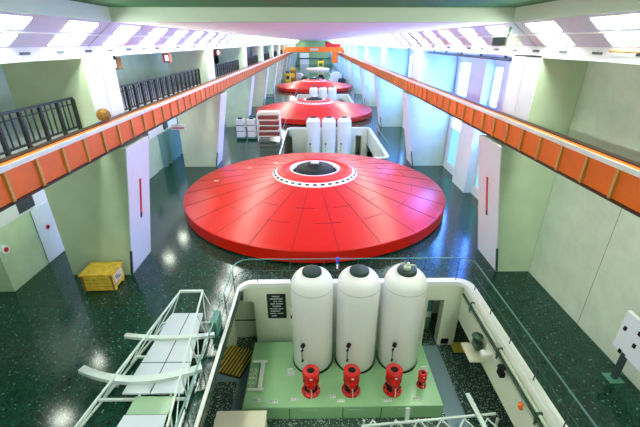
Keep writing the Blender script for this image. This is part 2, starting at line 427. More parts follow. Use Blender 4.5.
# ------------------------------------------------------------------ generator covers
def make_cover():
    t = thing('generator_cover', '', 'generator cover')
    R, H0, HC, RH = 7.45, 0.66, 1.56, 2.46
    bm = B(); lathe(bm, [(R - 0.5, 0), (R - 0.35, 0), (R - 0.35, 0.14), (R - 0.5, 0.14)], 96, smooth=False); link('base_shadow_ring', bm, M['black'], t)  # set-back base ring, painted black as the floor shadow under the rim
    bm = B(); lathe(bm, [(R, 0.10), (R, H0 - 0.02)], 128); link('rim', bm, M['red_side'], t)
    bm = B(); lathe(bm, [(R + 0.015, H0 - 0.03), (R + 0.01, H0), (R - 0.05, H0 + 0.02), (5.0, 1.12), (RH, HC), (RH - 0.4, HC + 0.02)], 128)
    top = link('deck', bm, M['red'], t)
    bm = B()
    def cz(r): return H0 + 0.02 + (R - 0.05 - r) / (R - 0.05 - 5.0) * (1.10 - H0) + 0.0 if r > 5 else 1.12 + (5.0 - r) / (5.0 - RH) * (HC - 1.12)
    for k in range(24):
        a = 2 * PI * (k + 0.5) / 24; ca, sa = math.cos(a), math.sin(a)
        for r0, r1 in ((RH, 5.0), (5.0, R - 0.04)):
            bar(bm, (ca * r0, sa * r0, cz(r0) + 0.002), (ca * r1, sa * r1, cz(r1) + 0.002), 0.022, 0.022)
    for k in range(60):
        if k % 4 in (0, 1): rr_ = 5.6
        else: rr_ = 4.4
        a0, a1 = 2 * PI * (k - 0.0) / 60 + PI / 30, 2 * PI * (k + 1) / 60 + PI / 30
        bar(bm, (math.cos(a0) * rr_, math.sin(a0) * rr_, cz(rr_) + 0.003), (math.cos(a1) * rr_, math.sin(a1) * rr_, cz(rr_) + 0.003), 0.018, 0.018)
    link('panel_joint', bm, M['joint'], top)
    bm = B(); lathe(bm, [(RH + 0.02, HC - 0.03), (RH, HC + 0.06), (2.24, HC + 0.16), (2.18, HC + 0.16), (2.18, HC - 0.02)], 96); hr = link('hub_ring', bm, M['white_paint'], t)
    vm = None
    for k in range(36):
        a = 2 * PI * k / 36; rm = 2.37
        if vm is None:
            bm = B(); bmesh.ops.create_cube(bm, size=1, matrix=Matrix.Rotation(math.atan2(0.1, 0.22), 4, 'Y') @ Matrix.Diagonal((0.1, 0.2, 0.03, 1))); o = link('vent_slot', bm, M['black'], hr); vm = o.data
        else: o = bpy.data.objects.new('vent_slot', vm); col.objects.link(o); o.parent = hr
        o.location = (rm * math.cos(a), rm * math.sin(a), HC + 0.105); o.rotation_euler = (0, 0, a)
    bm = B(); lathe(bm, [(2.2, HC + 0.14), (2.19, HC + 0.2), (2.1, HC + 0.22), (1.46, HC + 0.28), (1.46, HC + 0.1)], 96); link('hub_cover', bm, M['red_hub'], t)
    bm = B(); lathe(bm, [(1.46, HC + 0.1), (1.46, HC + 0.30), (1.38, HC + 0.30), (1.30, HC + 0.08)], 72); link('inner_ring', bm, M['white_paint'], t)
    bm = B(); lathe(bm, [(1.46, HC + 0.09), (0, HC + 0.09)], 64); link('hub_well', bm, M['black'], t)
    bm = B(); lathe(bm, [(1.1, HC + 0.09), (1.06, HC + 0.34), (0.85, HC + 0.42), (0.45, HC + 0.44), (0.42, HC + 0.58), (0, HC + 0.58)], 48); d = link('shaft_drum', bm, M['plaque'], t)
    bm = B(); box(bm, -0.24, 0.24, -0.2, 0.2, HC + 0.58, HC + 0.68, 0.03); link('shaft_cap', bm, M['white_paint'], d)
    for a, r in ((2.7, 4.6), (3.1, 5.9), (2.4, 3.4)):
        bm = B(); box(bm, r * math.cos(a) - 0.13, r * math.cos(a) + 0.13, r * math.sin(a) - 0.1, r * math.sin(a) + 0.1, cz(r) - 0.05, cz(r) + 0.035, 0.01)
        link('hatch_plate', bm, M['label'], top)
    return t
cov = make_cover(); cov.location = (0, 20.45, 0)
cov['label'] = 'huge red round generator cover nearest, just beyond the railed pit'; cov['group'] = 'red generator covers'
dup(cov, (0, 20.45 + UNIT, 0), 'red round generator cover second down the hall, beside the pallet rack')
dup(cov, (0, 20.45 + 2 * UNIT, 0), 'red round generator cover third down the hall, the most distant red disc')

# ------------------------------------------------------------------ pit machinery
ZM = LOW + 0.6
def make_oil_unit():
    t = thing('oil_pressure_unit', '', 'oil unit', (0, 0, 0))
    bm = B(); box(bm, -2.5, 4.3, 8.33, 11.3, LOW, ZM, 0.03); b = link('body', bm, M['machine'], t)
    bm = B()
    for x in (-0.9, 0.9, 2.2): box(bm, x - 0.012, x + 0.012, 8.315, 8.335, LOW + 0.05, ZM - 0.06)
    link('panel_joint', bm, M['dark_green'], b)
    return t
oil = make_oil_unit(); oil['label'] = 'long pale green oil unit filling the near pit floor under the white tanks'; oil['group'] = 'green oil units in the pits'
dup(oil, (0, UNIT, 0), 'pale green oil unit in the second pit down the hall under its tanks')
dup(oil, (0, 2 * UNIT, 0), 'pale green oil unit in the third pit down the hall under its tanks')
# fittings on the near unit (each can be lifted off)
for i, (x, y, lab) in enumerate(((-0.75, 8.62, 'small white bolt plate in front of the leftmost red motor'), (0.55, 8.72, 'small white square plate between the first two red motors'),
                                 (0.85, 8.55, 'small row of white studs in front of the middle red motor'), (2.45, 8.55, 'small cluster of white studs in front of the third red motor'),
                                 (3.45, 8.6, 'small white plate in front of the smallest red motor'), (-2.0, 8.6, 'small stud plate near the front left corner of the green unit'),
                                 (-1.45, 8.55, 'small stud pair right of the corner stud plate on green unit'))):
    t = thing('terminal_plate', lab, 'fitting', (x, y, ZM), group='small fittings on the green oil unit')
    bm = B(); box(bm, -0.13, 0.13, -0.05, 0.05, 0, 0.03, 0.01); link('plate', bm, M['white_paint'], t)
    for k in (-1, 0, 1):
        bm = B(); cyl(bm, (k * 0.09, 0.0), 0.03, 0.03, 0.09, 10); link('stud', bm, M['text'], t)
for x, lab in ((-0.2, 'white dotted label strip on green front below the leftmost motor'), (1.3, 'white dotted label strip on green front below the middle motor'), (3.0, 'white dotted label strip on green front below the small motor')):
    bm = B()
    for k in range(6): box(bm, x + k * 0.09 - 0.25, x + k * 0.09 - 0.19, 8.315, 8.329, ZM - 0.16, ZM - 0.12)
    single('label_strip', bm, M['text'], lab, 'label', 'dotted label strips on the green unit front')
t = thing('valve_manifold', 'white pipe manifold bracket lying on the left end of the green unit', 'manifold', (-2.0, 9.6, ZM))
bm = B(); box(bm, -0.07, 0.07, -0.6, 0.6, 0.02, 0.14, 0.02); link('spine', bm, M['white_paint'], t)
for y in (-0.62, 0.62):
    bm = B(); tube(bm, [(-0.4, y, 0.08), (0.15, y, 0.08)], 0.05, 10); link('arm', bm, M['white_paint'], t)
for k in range(4):
    bm = B(); cyl(bm, (-0.25, -0.35 + k * 0.2), 0.05, 0.0, 0.1, 12); cyl(bm, (-0.4, -0.35 + k * 0.2), 0.05, 0.0, 0.1, 12); link('valve_cap', bm, M['pipe_light'], t)
for x, y, lab in ((-0.95, 9.72, 'small white bracket beside the leftmost white tank foot'), (4.0, 9.75, 'small steel bracket beside the rightmost white tank foot')):
    t = thing('bracket', lab, 'bracket', (x, y, ZM))
    bm = B(); box(bm, -0.16, 0.16, -0.12, 0.12, 0, 0.03, 0.01); link('base_plate', bm, M['text'], t)
    bm = B(); tube(bm, [(-0.08, 0, 0.03), (-0.08, 0, 0.22), (0.1, 0, 0.22)], 0.03, 8); link('hook', bm, M['white_paint'], t)

def make_tank():
    t = thing('pressure_tank', '', 'tank')
    R, Hh = 0.74, 4.03
    prof = [(0, 0), (R * 0.93, 0.0), (R, 0.12), (R, Hh - 0.55)]
    for k in range(1, 9):
        a = PI / 2 * k / 8; prof.append((R * (1 - 0.52 * (1 - math.cos(a)) ) if k < 8 else R * 0.48, Hh - 0.55 + 0.5 * math.sin(a)))
    prof.append((0, Hh - 0.03))
    bm = B(); lathe(bm, prof, 48); sh = link('shell', bm, M['tank'], t)
    bm = B(); lathe(bm, [(R + 0.012, 0.06), (R + 0.03, 0.0), (R + 0.03, 0.05)], 48); link('foot_ring', bm, M['black'], t)
    bm = B(); lathe(bm, [(R + 0.004, Hh - 0.56), (R + 0.008, Hh - 0.545), (R + 0.004, Hh - 0.53)], 48); link('weld_seam', bm, M['text'], sh)
    bm = B(); lathe(bm, [(0.335, Hh - 0.06), (0.335, Hh + 0.05), (0.29, Hh + 0.07), (0.0, Hh + 0.07)], 32); c = link('cap', bm, M['dark_green'], t)
    g = None
    a = math.radians(-118); x, y = math.cos(a), math.sin(a)
    bm = B()
    for z in (0.62, 1.12): tube(bm, [(x * (R - 0.02), y * (R - 0.02), z), (x * (R + 0.09), y * (R + 0.09), z)], 0.035, 8)
    g = link('gauge_valve', bm, M['black'], t)
    bm = B(); tube(bm, [(x * (R + 0.07), y * (R + 0.07), 0.62), (x * (R + 0.07), y * (R + 0.07), 1.12)], 0.018, 6); link('gauge_glass', bm, M['pipe'], g)
    a = math.radians(-115); x, y = math.cos(a), math.sin(a)
    bm = B(); tube(bm, [(x * (R - 0.02), y * (R - 0.02), 1.38), (x * (R + 0.13), y * (R + 0.13), 1.38)], 0.075, 10); link('sensor', bm, M['black'], t)
    return t
tk = make_tank(); tk['group'] = 'white pressure tanks'
names3 = ('left', 'middle', 'right')
TX = (-0.12, 1.50, 3.13)
TL = [('tall white pressure tank in the near pit, standing beside the black plaque', 'tall white pressure tank standing between the other two in the near pit', 'tall white pressure tank with open valve on cap, near pit, beside the doorways'),
      ('white pressure tank of the second pit, first from the gallery side', 'white pressure tank of the second pit, between two others', 'white pressure tank of the second pit, on the window side'),
      ('white pressure tank of the third pit far away, first from gallery side', 'white pressure tank of the third pit far away, between two others', 'white pressure tank of the third pit far away, on the window side')]
for u in range(3):
    for i in range(3):
        o = tk if (u, i) == (0, 0) else dup(tk)
        o.location = (TX[i], 10.42 + UNIT * u, ZM); o['label'] = TL[u][i]
t = thing('relief_valve', 'steel relief valve with blue lever on the cap of the tank beside the doorways', 'valve', (3.13, 10.42, ZM + 4.10))
bm = B(); cyl(bm, (0, 0), 0.12, 0, 0.1, 16); cyl(bm, (0.02, 0), 0.05, 0.1, 0.24, 10); link('body', bm, M['pipe_light'], t)
bm = B(); tube(bm, [(0, 0.05, 0.2), (0.02, 0.12, 0.44)], 0.028, 8); link('lever', bm, M['blue'], t)
bm = B(); tube(bm, [(0, 0, 0.14), (0.22, -0.05, 0.18), (0.28, -0.05, 0.12)], 0.035, 8); link('outlet', bm, M['pipe_light'], t)

def make_pump():
    t = thing('pump_motor', '', 'pump motor')
    bm = B(); lathe(bm, [(0, 0), (0.33, 0), (0.33, 0.06), (0.29, 0.09), (0.2, 0.12), (0, 0.12)], 32); b = link('base_flange', bm, M['red_pump'], t)
    bm = B()
    for k in range(8):
        a = 2 * PI * k / 8; cyl(bm, (0.28 * math.cos(a), 0.28 * math.sin(a)), 0.022, 0.06, 0.12, 6)
    link('bolt', bm, M['black'], b)
    bm = B(); lathe(bm, [(0.2, 0.1), (0.19, 0.4), (0.24, 0.42), (0.24, 0.46)], 24); link('lantern', bm, M['red_pump'], t)
    for k in range(4):
        bm = B(); a = PI / 4 + PI / 2 * k; q = Matrix.Translation((0.185 * math.cos(a), 0.185 * math.sin(a), 0.26)) @ Matrix.Rotation(a, 4, 'Z') @ Matrix.Diagonal((0.08, 0.2, 0.26, 1)); bmesh.ops.create_cube(bm, size=1, matrix=q)
        link('lantern_window', bm, M['black'], t)
    bm = B(); lathe(bm, [(0.23, 0.46), (0.25, 0.48), (0.25, 0.8), (0.23, 0.82)], 32)
    for k in range(24):
        a = 2 * PI * k / 24; q = Matrix.Translation((0.255 * math.cos(a), 0.255 * math.sin(a), 0.64)) @ Matrix.Rotation(a, 4, 'Z') @ Matrix.Diagonal((0.05, 0.014, 0.32, 1)); bmesh.ops.create_cube(bm, size=1, matrix=q)
    link('motor_body', bm, M['red_pump'], t)
    bm = B(); lathe(bm, [(0.29, 0.78), (0.29, 0.95), (0.25, 1.0), (0.14, 1.0), (0.12, 0.96)], 32); f = link('fan_cowl', bm, M['red_pump'], t)
    bm = B(); lathe(bm, [(0.14, 0.975), (0, 0.975)], 24); link('fan_grille', bm, M['black'], f)
    bm = B(); box(bm, -0.12, 0.12, -0.38, -0.24, 0.5, 0.72, 0.015); link('terminal_box', bm, M['red_pump'], t)
    bm = B(); tube(bm, [(0.02, -0.36, 0.5), (0.02, -0.38, 0.02)], 0.02, 6); link('conduit', bm, M['label'], t)
    bm = B(); box(bm, -0.03, 0.05, -0.3, -0.27, 0.84, 0.9); link('nameplate', bm, M['white_paint'], t)
    return t
pm = make_pump(); pm['group'] = 'red pump motors'
for i, (x, lab) in enumerate(((-0.18, 'red pump motor in front of the tank beside the black plaque'), (1.22, 'red pump motor in front of the middle white tank'), (2.68, 'red pump motor in front of the tank beside the doorways'))):
    o = pm if i == 0 else dup(pm)
    o.location = (x, 8.98, ZM); o['label'] = lab
o = dup(pm, (3.75, 9.15, ZM), 'smallest red motor at the right end of the green unit', group='red pump motors'); o.scale = (0.52, 0.52, 0.62)

# things around the pit
bm = B(); 
t = thing('control_cabinet', 'beige control cabinet in front of the green unit at the picture bottom', 'cabinet', (-2.25, 7.05, LOW))
bm = B(); box(bm, -0.75, 0.72, -0.5, 0.48, 0, 1.5, 0.02); b = link('body', bm, M['beige'], t)
bm = B(); box(bm, -0.68, 0.0, -0.53, -0.5, 0.1, 1.4, 0.01); box(bm, 0.02, 0.66, -0.53, -0.5, 0.1, 1.4, 0.01); d = link('door', bm, M['beige'], t)
bm = B(); box(bm, -0.05, -0.02, -0.57, -0.53, 0.7, 0.9); link('handle', bm, M['black'], d)
bm = B(); box(bm, -0.77, 0.74, -0.52, 0.5, 1.5, 1.53, 0.01); link('top', bm, M['beige'], t)
t = thing('wall_plaque', 'black plaque with pale lettering on the pit wall left of the tanks', 'plaque', (-1.55, 11.62, -1.62))
bm = B(); box(bm, -0.37, 0.37, -0.03, 0, 0, 1.2, 0.005); link('board', bm, M['plaque'], t)
bm = B(); 
for r, segs in enumerate(([(.2, .5)], [(.12, .62)], [(.25, .4), (.45, .6)], [(.12, .3), (.34, .62)], [(.2, .55)], [(.1, .2), (.24, .4), (.44, .63)], [(.12, .5)], [(.1, .34), (.4, .62)], [(.15, .35)])):
    for a, b in segs: box(bm, a - 0.37, b - 0.37, -0.036, -0.03, 1.07 - r * 0.12, 1.115 - r * 0.12)
link('lettering', bm, M['text'], t)
t = thing('switch_box', 'white switch box on the pit wall right of the black plaque', 'switch box', (-0.98, 11.64, -1.9))
bm = B(); box(bm, -0.07, 0.1, -0.12, 0, 0, 0.8, 0.01); link('body', bm, M['white_paint'], t)
bm = B(); box(bm, -0.02, 0.04, -0.15, -0.12, 0.35, 0.5); link('handle', bm, M['black'], t)
t = thing('floor_grating', 'yellow floor grating leaning at the opening beside the grey duct', 'grating', (-3.15, 10.85, LOW + 0.02), -0.3)
bm = B(); box(bm, -0.75, 0.5, -0.75, 0.7, 0, 0.04); link('plate', bm, M['steel_dark'], t)
bm = B()
for k in range(9): bar(bm, (-0.72 + k * 0.14, -0.7, 0.06), (-0.66 + k * 0.14, 0.65, 0.06), 0.05, 0.05)
link('bar', bm, M['grille_y'], t)
t = thing('air_duct', 'grey air duct box in the dark opening left of the plaque', 'duct', (-3.2, 12.6, LOW))
bm = B(); box(bm, -0.7, 0.7, -0.4, 0.6, 0, 2.0, 0.03); link('body', bm, M['greygreen'], t)
bm = B(); box(bm, -0.72, 0.72, -0.42, 0.62, 0.95, 1.0); link('seam', bm, M['black'], t)
t = thing('locker', 'green locker standing inside the right hand doorway of the pit', 'locker', (4.75, 12.9, LOW))
bm = B(); box(bm, -0.4, 0.35, -0.3, 0.3, 0, 1.6, 0.02); link('body', bm, M['teal_green'], t)
bm = B(); box(bm, -0.38, 0.33, -0.33, -0.3, 0.7, 1.0, 0.01); link('drawer', bm, M['pit_wall'], t)
bm = B(); box(bm, 5.75, 6.6, 11.2, 11.75, LOW, LOW + 0.03); single('doorway_plate', bm, M['grille_y'], 'yellow floor plate at the dark doorway in the pit corner', 'floor plate')
bm = B(); box(bm, 5.3, 5.6, 11.6, 11.65, LOW + 0.1, LOW + 0.35); single('socket_panel', bm, M['black'], 'black socket panel low on the pillar between the pit doorways', 'socket')
# pipes along the right pit wall
for i, (x, z, r, m, lab) in enumerate(((5.75, -0.2, 0.045, 'pipe_light', 'uppermost pale pipe along the right pit wall below the coping'),
                                        (5.73, -0.36, 0.05, 'pipe', 'dark green pipe along the right pit wall, middle of three'),
                                        (5.74, -0.52, 0.035, 'pipe_light', 'lowest thin pale pipe along the right pit wall'))):
    t = thing('wall_pipe', lab, 'pipe', (x, 1.2, z), group='pipes along the right pit wall')
    bm = B(); tube(bm, [(0, 0, 0), (0, 10.2, 0)], r, 10); link('run', bm, M[m], t)
    for k in range(5):
        bm = B(); box(bm, -r - 0.02, 5.82 - x, 0.6 + k * 2.2, 0.66 + k * 2.2, -r - 0.02, r + 0.02); link('clamp', bm, M['pipe'], t)
for y, z, m, lab in ((9.5, -1.05, 'pipe', 'dark valve cluster on the pit wall pipes nearest the doorway'), (7.9, -0.62, 'black', 'black hand valve on the pit wall pipes, middle of three'), (6.75, -0.62, 'orange', 'small orange valve on the pit wall pipes')):
    t = thing('pipe_valve', lab, 'valve', (5.62, y, z))
    s = 1.5 if m == 'pipe' else (1.0 if m == 'black' else 0.55)
    bm = B(); box(bm, -0.08 * s, 0.08 * s, -0.12 * s, 0.12 * s, -0.08 * s, 0.1 * s, 0.02); link('body', bm, M[m], t)
    bm = B(); tube(bm, [(0, 0, 0.1 * s), (-0.03 * s, 0, 0.24 * s)], 0.03 * s, 8); lathe(bm, [(0.11 * s, 0.22 * s), (0.13 * s, 0.25 * s), (0.11 * s, 0.28 * s), (0, 0.27 * s)], 16, (-0.03 * s, 0, 0)); link('handwheel', bm, M[m], t)
    if m == 'pipe':
        bm = B(); box(bm, -0.4, 0.15, -0.5, 0.35, -0.32, -0.26, 0.01); link('bracket', bm, M['beige'], t)
t = thing('cable_box', 'white junction box on the pit wall beside the dark valve cluster', 'junction box', (5.62, 8.9, -0.95))
bm = B(); box(bm, -0.14, 0.2, -0.12, 0.12, 0, 0.16, 0.02); link('body', bm, M['white_paint'], t)
bm = B(); tube(bm, [(0.0, 0, 0.16), (0.05, 0.1, 0.4)], 0.02, 6); link('cable', bm, M['white_paint'], t)

# pit railings
def railing(y0, y1, label, grp='pit railings'):
    xl, xr, yb, r = -3.0, 5.97, y1 + 0.12, 0.5
    t = thing('pit_railing', label, 'railing', (0, 0, 0), group=grp)
    def path(z):
        p = [(xl, y0, z)]
        p += [(xl + r - r * math.cos(PI / 2 * k / 6), yb - r + r * math.sin(PI / 2 * k / 6), z) for k in range(7)]
        p += [(xr - r + r * math.sin(PI / 2 * k / 6), yb - r + r * math.cos(PI / 2 * k / 6), z) for k in range(7)]
        p += [(xr, y0, z)]
        return p
    bm = B(); tube(bm, path(1.07), 0.022, 10); link('top_rail', bm, M['teal_rail'], t)
    bm = B(); tube(bm, path(0.56), 0.012, 8); link('mid_rail', bm, M['post'], t)
    pts = [(xl, y1 - 0.55 - k * 1.35) for k in range(7)] + [(xr, y1 - 0.55 - k * 1.35) for k in range(7)] + [(xl + 0.75 + k * 1.29, yb) for k in range(7)]
    for x, y in pts:
        if y < y0: continue
        bm = B(); tube(bm, [(x, y, 0.05), (x, y, 1.07)], 0.016, 8); link('post', bm, M['post'], t)
    return t
for (y0, y1), lab in zip(pits, ('teal grey railing around the near pit with the red motors', 'railing around the second pit, beyond the nearest red cover', 'railing around the third pit, beyond the second red cover')):
    railing(y0, y1, lab)
t = thing('rail_clip', 'blue and white clip hanging on the near pit railing between the tanks', 'clip', (0.83, 11.69, 1.05))
bm = B(); box(bm, -0.05, 0.05, -0.05, 0.05, -0.14, 0.12, 0.01); link('grip', bm, M['blue'], t)
bm = B(); box(bm, -0.035, 0.035, -0.03, 0.03, -0.36, -0.14, 0.01); link('tail', bm, M['white_paint'], t)

# ------------------------------------------------------------------ white service gantry left of the pit
t = thing('service_walkway', 'white steel truss walkway section lying on the green floor left of the pit', 'walkway')
ZD = 0.42
def LX(y): return -4.72 - (9.55 - y) * 0.07
def RX(y): return -3.72 + (9.55 - y) * 0.11
bm = B(); plate(bm, [(LX(9.55), 9.55), (LX(6.52), 6.52), (RX(6.52), 6.52), (RX(9.55), 9.55)], ZD - 0.05, ZD); dk = link('deck', bm, M['deck'], t)
bm = B(); bar(bm, (-4.15, 9.55, ZD + 0.004), (-4.22, 6.53, ZD + 0.004), 0.024, 0.012)
for y in (7.5, 8.4): bar(bm, (LX(y), y, ZD + 0.004), (RX(y), y, ZD + 0.004), 0.02, 0.012)
link('deck_joint', bm, M['post'], dk)
bm = B(); plate(bm, [(-4.6, 6.5), (-4.62, 6.0), (-3.6, 6.0), (-3.6, 6.5)], ZD - 0.12, ZD - 0.09); link('tinted_plate', bm, M['glass'], t)
bm = B(); plate(bm, [(-4.62, 5.95), (-4.8, 4.6), (-3.5, 4.6), (-3.6, 5.95)], ZD - 0.08, ZD - 0.04); link('lower_deck', bm, M['deck'], t)
Y0, Y1 = 4.4, 9.95
for s in (-1, 1):
    def top(y): return (-4.5 - (Y1 - y) * 0.145, y, 1.0) if s < 0 else (-3.76 + (Y1 - y) * 0.115, y, 1.0)
    def bot(y): return (-4.88 - (Y1 - y) * 0.2, y - 0.1, 0.1) if s < 0 else (-3.42 + (Y1 - y) * 0.03, y - 0.1, 0.1)
    bm = B(); bar(bm, top(Y0), top(Y1), 0.042); link('top_chord', bm, M['truss'], t)
    bm = B(); bar(bm, bot(Y0), bot(Y1), 0.045); link('bottom_chord', bm, M['truss'], t)
    n = 5; step = (Y1 - Y0) / n
    for k in range(n + 1):
        y = Y0 + k * step
        bm = B(); bar(bm, top(y), bot(y), 0.03); link('upright', bm, M['truss'], t)
        if k < n:
            bm = B(); bar(bm, bot(y), top(y + step), 0.024); link('diagonal', bm, M['truss'], t)
    for y in (Y0 + 0.1, 7.2, Y1 - 0.1):
        b_ = bot(y)
        bm = B(); bar(bm, b_, (b_[0], b_[1], 0), 0.09); link('foot', bm, M['truss'], t)
bm = B(); bar(bm, (-4.52, Y1, 1.0), (-3.74, Y1, 1.0), 0.07); link('end_bar', bm, M['truss'], t)
for y in (5.2, 6.6, 8.0, 9.4):
    bm = B(); bar(bm, (-4.88 - (Y1 - y) * 0.2, y - 0.1, 0.22), (-3.42 + (Y1 - y) * 0.03, y - 0.1, 0.22), 0.06); 
    for x in (LX(y) + 0.1 if y > 6.7 else -4.5, RX(y) - 0.1 if y > 6.7 else -3.7): bar(bm, (x, y - 0.1, 0.22), (x, y - 0.1, ZD - 0.05), 0.05)
    link('cross_member', bm, M['truss'], t)
def arc_bar(ya, xa, xb, sag, z, w, h, nm):
    bm = B(); n = 14; P = []
    for k in range(n + 1):
        u = k / n; P.append((xa + (xb - xa) * u, ya - sag * 4 * u * (1 - u), z))
    vs = []
    for i, p in enumerate(P):
        a = P[max(0, i - 1)]; b = P[min(n, i + 1)]; d = Vector((b[0] - a[0], b[1] - a[1], 0)).normalized(); nn = Vector((-d.y, d.x, 0)) * w / 2
        p = Vector(p)
        vs.append([bm.verts.new(p + q) for q in (nn, -nn, -nn + Vector((0, 0, h)), nn + Vector((0, 0, h)))])
    for a, b in zip(vs, vs[1:]):
        for k in range(4): bm.faces.new((a[k], a[(k + 1) % 4], b[(k + 1) % 4], b[k]))
    bm.faces.new(vs[0]); bm.faces.new(vs[-1][::-1])
    return bm
link('curved_beam', arc_bar(7.25, -6.35, -3.1, 0.38, ZD, 0.2, 0.12, ''), M['truss'], t)
link('curved_beam', arc_bar(8.5, -5.75, -3.08, 0.12, ZD, 0.14, 0.1, ''), M['truss'], t)
t = thing('tool_box', 'teal box on the floor between walkway and pit railing', 'box', (-3.19, 9.2, 0))
bm = B(); box(bm, -0.13, 0.08, -0.3, 0.3, 0, 0.5, 0.02); link('body', bm, M['teal_green'], t)
bm = B(); box(bm, -0.14, 0.09, -0.31, 0.31, 0.5, 0.56, 0.02); link('lid', bm, M['teal_green'], t)

# white trestle in the pit at the bottom
t = thing('lattice_trestle', 'white lattice trestle standing in the pit in front of the green unit', 'trestle', (0, 0, LOW))
ZT = 1.3
def tz(z): return z
A, Bx = 1.35, 5.55
bm = B(); bar(bm, (A, 7.15, ZT), (Bx, 7.5, ZT), 0.06); link('top_chord', bm, M['truss'], t)
bm = B(); bar(bm, (A, 6.95, ZT - 0.1), (Bx + 0.1, 6.95, ZT - 0.1), 0.06); link('lower_chord', bm, M['truss'], t)
nn_ = 6
for k in range(nn_):
    x0 = A + (Bx - A) * k / nn_; x1 = A + (Bx - A) * (k + 1) / nn_
    bm = B(); bar(bm, (x0, 6.95, ZT - 0.1), ((x0 + x1) / 2, 7.33, ZT), 0.035); link('diagonal', bm, M['truss'], t)
    bm = B(); bar(bm, ((x0 + x1) / 2, 7.36, ZT), (x1, 6.95, ZT - 0.1), 0.035); link('diagonal', bm, M['truss'], t)
for x in (A + 0.1, Bx):
    for y in (6.95, 7.35):
        bm = B(); bar(bm, (x, y, 0), (x, y, ZT), 0.07); link('leg', bm, M['truss'], t)
bm = B(); bar(bm, (2.75, 7.32, ZT - 0.05), (2.75, 7.4, ZT + 0.45), 0.12, 0.05); link('upright', bm, M['truss'], t)
bm = B(); bar(bm, (5.0, 6.9, ZT + 0.06), (4.88, 8.13, ZT + 0.12), 0.14, 0.05); link('cross_plank', bm, M['truss'], t)

# ------------------------------------------------------------------ left side objects
t = thing('wooden_crate', 'yellow wooden crate on the floor at the foot of the nearest left column', 'crate', (-8.1, 11.72, 0), 0.04)
bm = B(); box(bm, -0.55, 0.55, -0.42, 0.42, 0.08, 0.7); bx = link('body', bm, M['wood'], t)
bm = B(); box(bm, -0.6, 0.6, -0.46, 0.46, 0.7, 0.76); 
link('lid', bm, M['wood'], t)
bm = B()
for z in (0.22, 0.37, 0.52): box(bm, -0.552, 0.552, -0.424, 0.424, z, z + 0.014)
link('plank_joint', bm, M['wood_dark'], bx)
for x in (-0.55, 0.5):
    bm = B(); box(bm, x, x + 0.06, -0.45, -0.42, 0.05, 0.7); link('batten', bm, M['wood_dark'], t)
for y in (-0.3, 0.3):
    bm = B(); box(bm, -0.55, 0.55, y - 0.06, y + 0.06, 0, 0.08); link('skid', bm, M['wood'], t)
bm = B(); box(bm, 0.55, 0.565, -0.3, 0.3, 0.25, 0.6); lb = link('shipping_label', bm, M['label'], t)
bm = B()
for y, z, w in ((-0.22, .5, .16), (-0.22, .42, .3), (-0.1, .34, .3)): box(bm, 0.565, 0.569, y, y + w, z, z + 0.035)
link('print_mark', bm, M['black'], lb)

for i, y in enumerate((13.2, 17.0, 20.7, 24.4, 28.0, 32.2, 36.1)):
    t = thing('vent_grille', ['dark vent grille on the white wall band before the nearest left column', 'dark vent grille on the white wall band just past the nearest left column',
        'dark vent grille third along the left wall band', 'dark vent grille fourth along the left wall band', 'dark vent grille fifth along the left wall band', 'dark vent grille sixth along the left wall band', 'dark vent grille seventh, last along the left wall band'][i], 'vent grille', (-11.3, y, 2.55), group='vent grilles along the left wall band')
    bm = B(); box(bm, 0, 0.04, -0.42, 0.42, 0, 0.55, 0.01); link('backing', bm, M['vent'], t)
    bm = B()
    for k in range(6): box(bm, 0.04, 0.055, -0.4, 0.4, 0.05 + k * 0.08, 0.08 + k * 0.08)
    link('louvre', bm, M['far_grey'], t)
for s, y, lab in ((-1, 13.35, 'vertical red strip sign on the nearest left column'), (1, 13.35, 'vertical red strip sign on the nearest right column')):
    t = thing('strip_sign', lab, 'sign', (0, 0, 0), group='red strip signs on columns')
    def fx(z): return s * (7.38 - z * 0.92 / 5.2 - 0.012)
    bm = B(); bar(bm, (fx(2.35), y, 2.35), (fx(3.75), y, 3.75), 0.11, 0.03); link('board', bm, M['fire'], t)
    bm = B(); bar(bm, (fx(2.12), y, 2.12), (fx(2.34), y, 2.34), 0.11, 0.03); link('base', bm, M['plaque'], t)
t = thing('call_point', 'small red round alarm call point on the pale left wall', 'alarm', (-11.3, 13.85, 1.45))
bm = B(); tube(bm, [(0, 0, 0), (0.05, 0, 0)], 0.1, 16); link('body', bm, M['fire'], t)
bm = B(); tube(bm, [(0.05, 0, 0), (0.06, 0, 0)], 0.05, 12); link('button', bm, M['black'], t)
t = thing('hose_reel', 'white disc with red centre on the left wall end, at the picture edge', 'hose reel', (-11.3, 11.6, 1.68))
bm = B(); tube(bm, [(0, 0, 0), (0.08, 0, 0)], 0.17, 20); link('body', bm, M['lavender_white'], t)
bm = B(); tube(bm, [(0.08, 0, 0), (0.1, 0, 0)], 0.09, 14); link('centre', bm, M['fire'], t)
bm = B(); box(bm, -11.3, -11.27, 13.25, 15.6, 0.02, 2.45); d1 = struct('door_1', bm, M['wall_white'])
bm = B(); box(bm, -11.272, -11.262, 13.24, 13.265, 0.02, 2.45); link('door_edge', bm, M['vent'], d1)
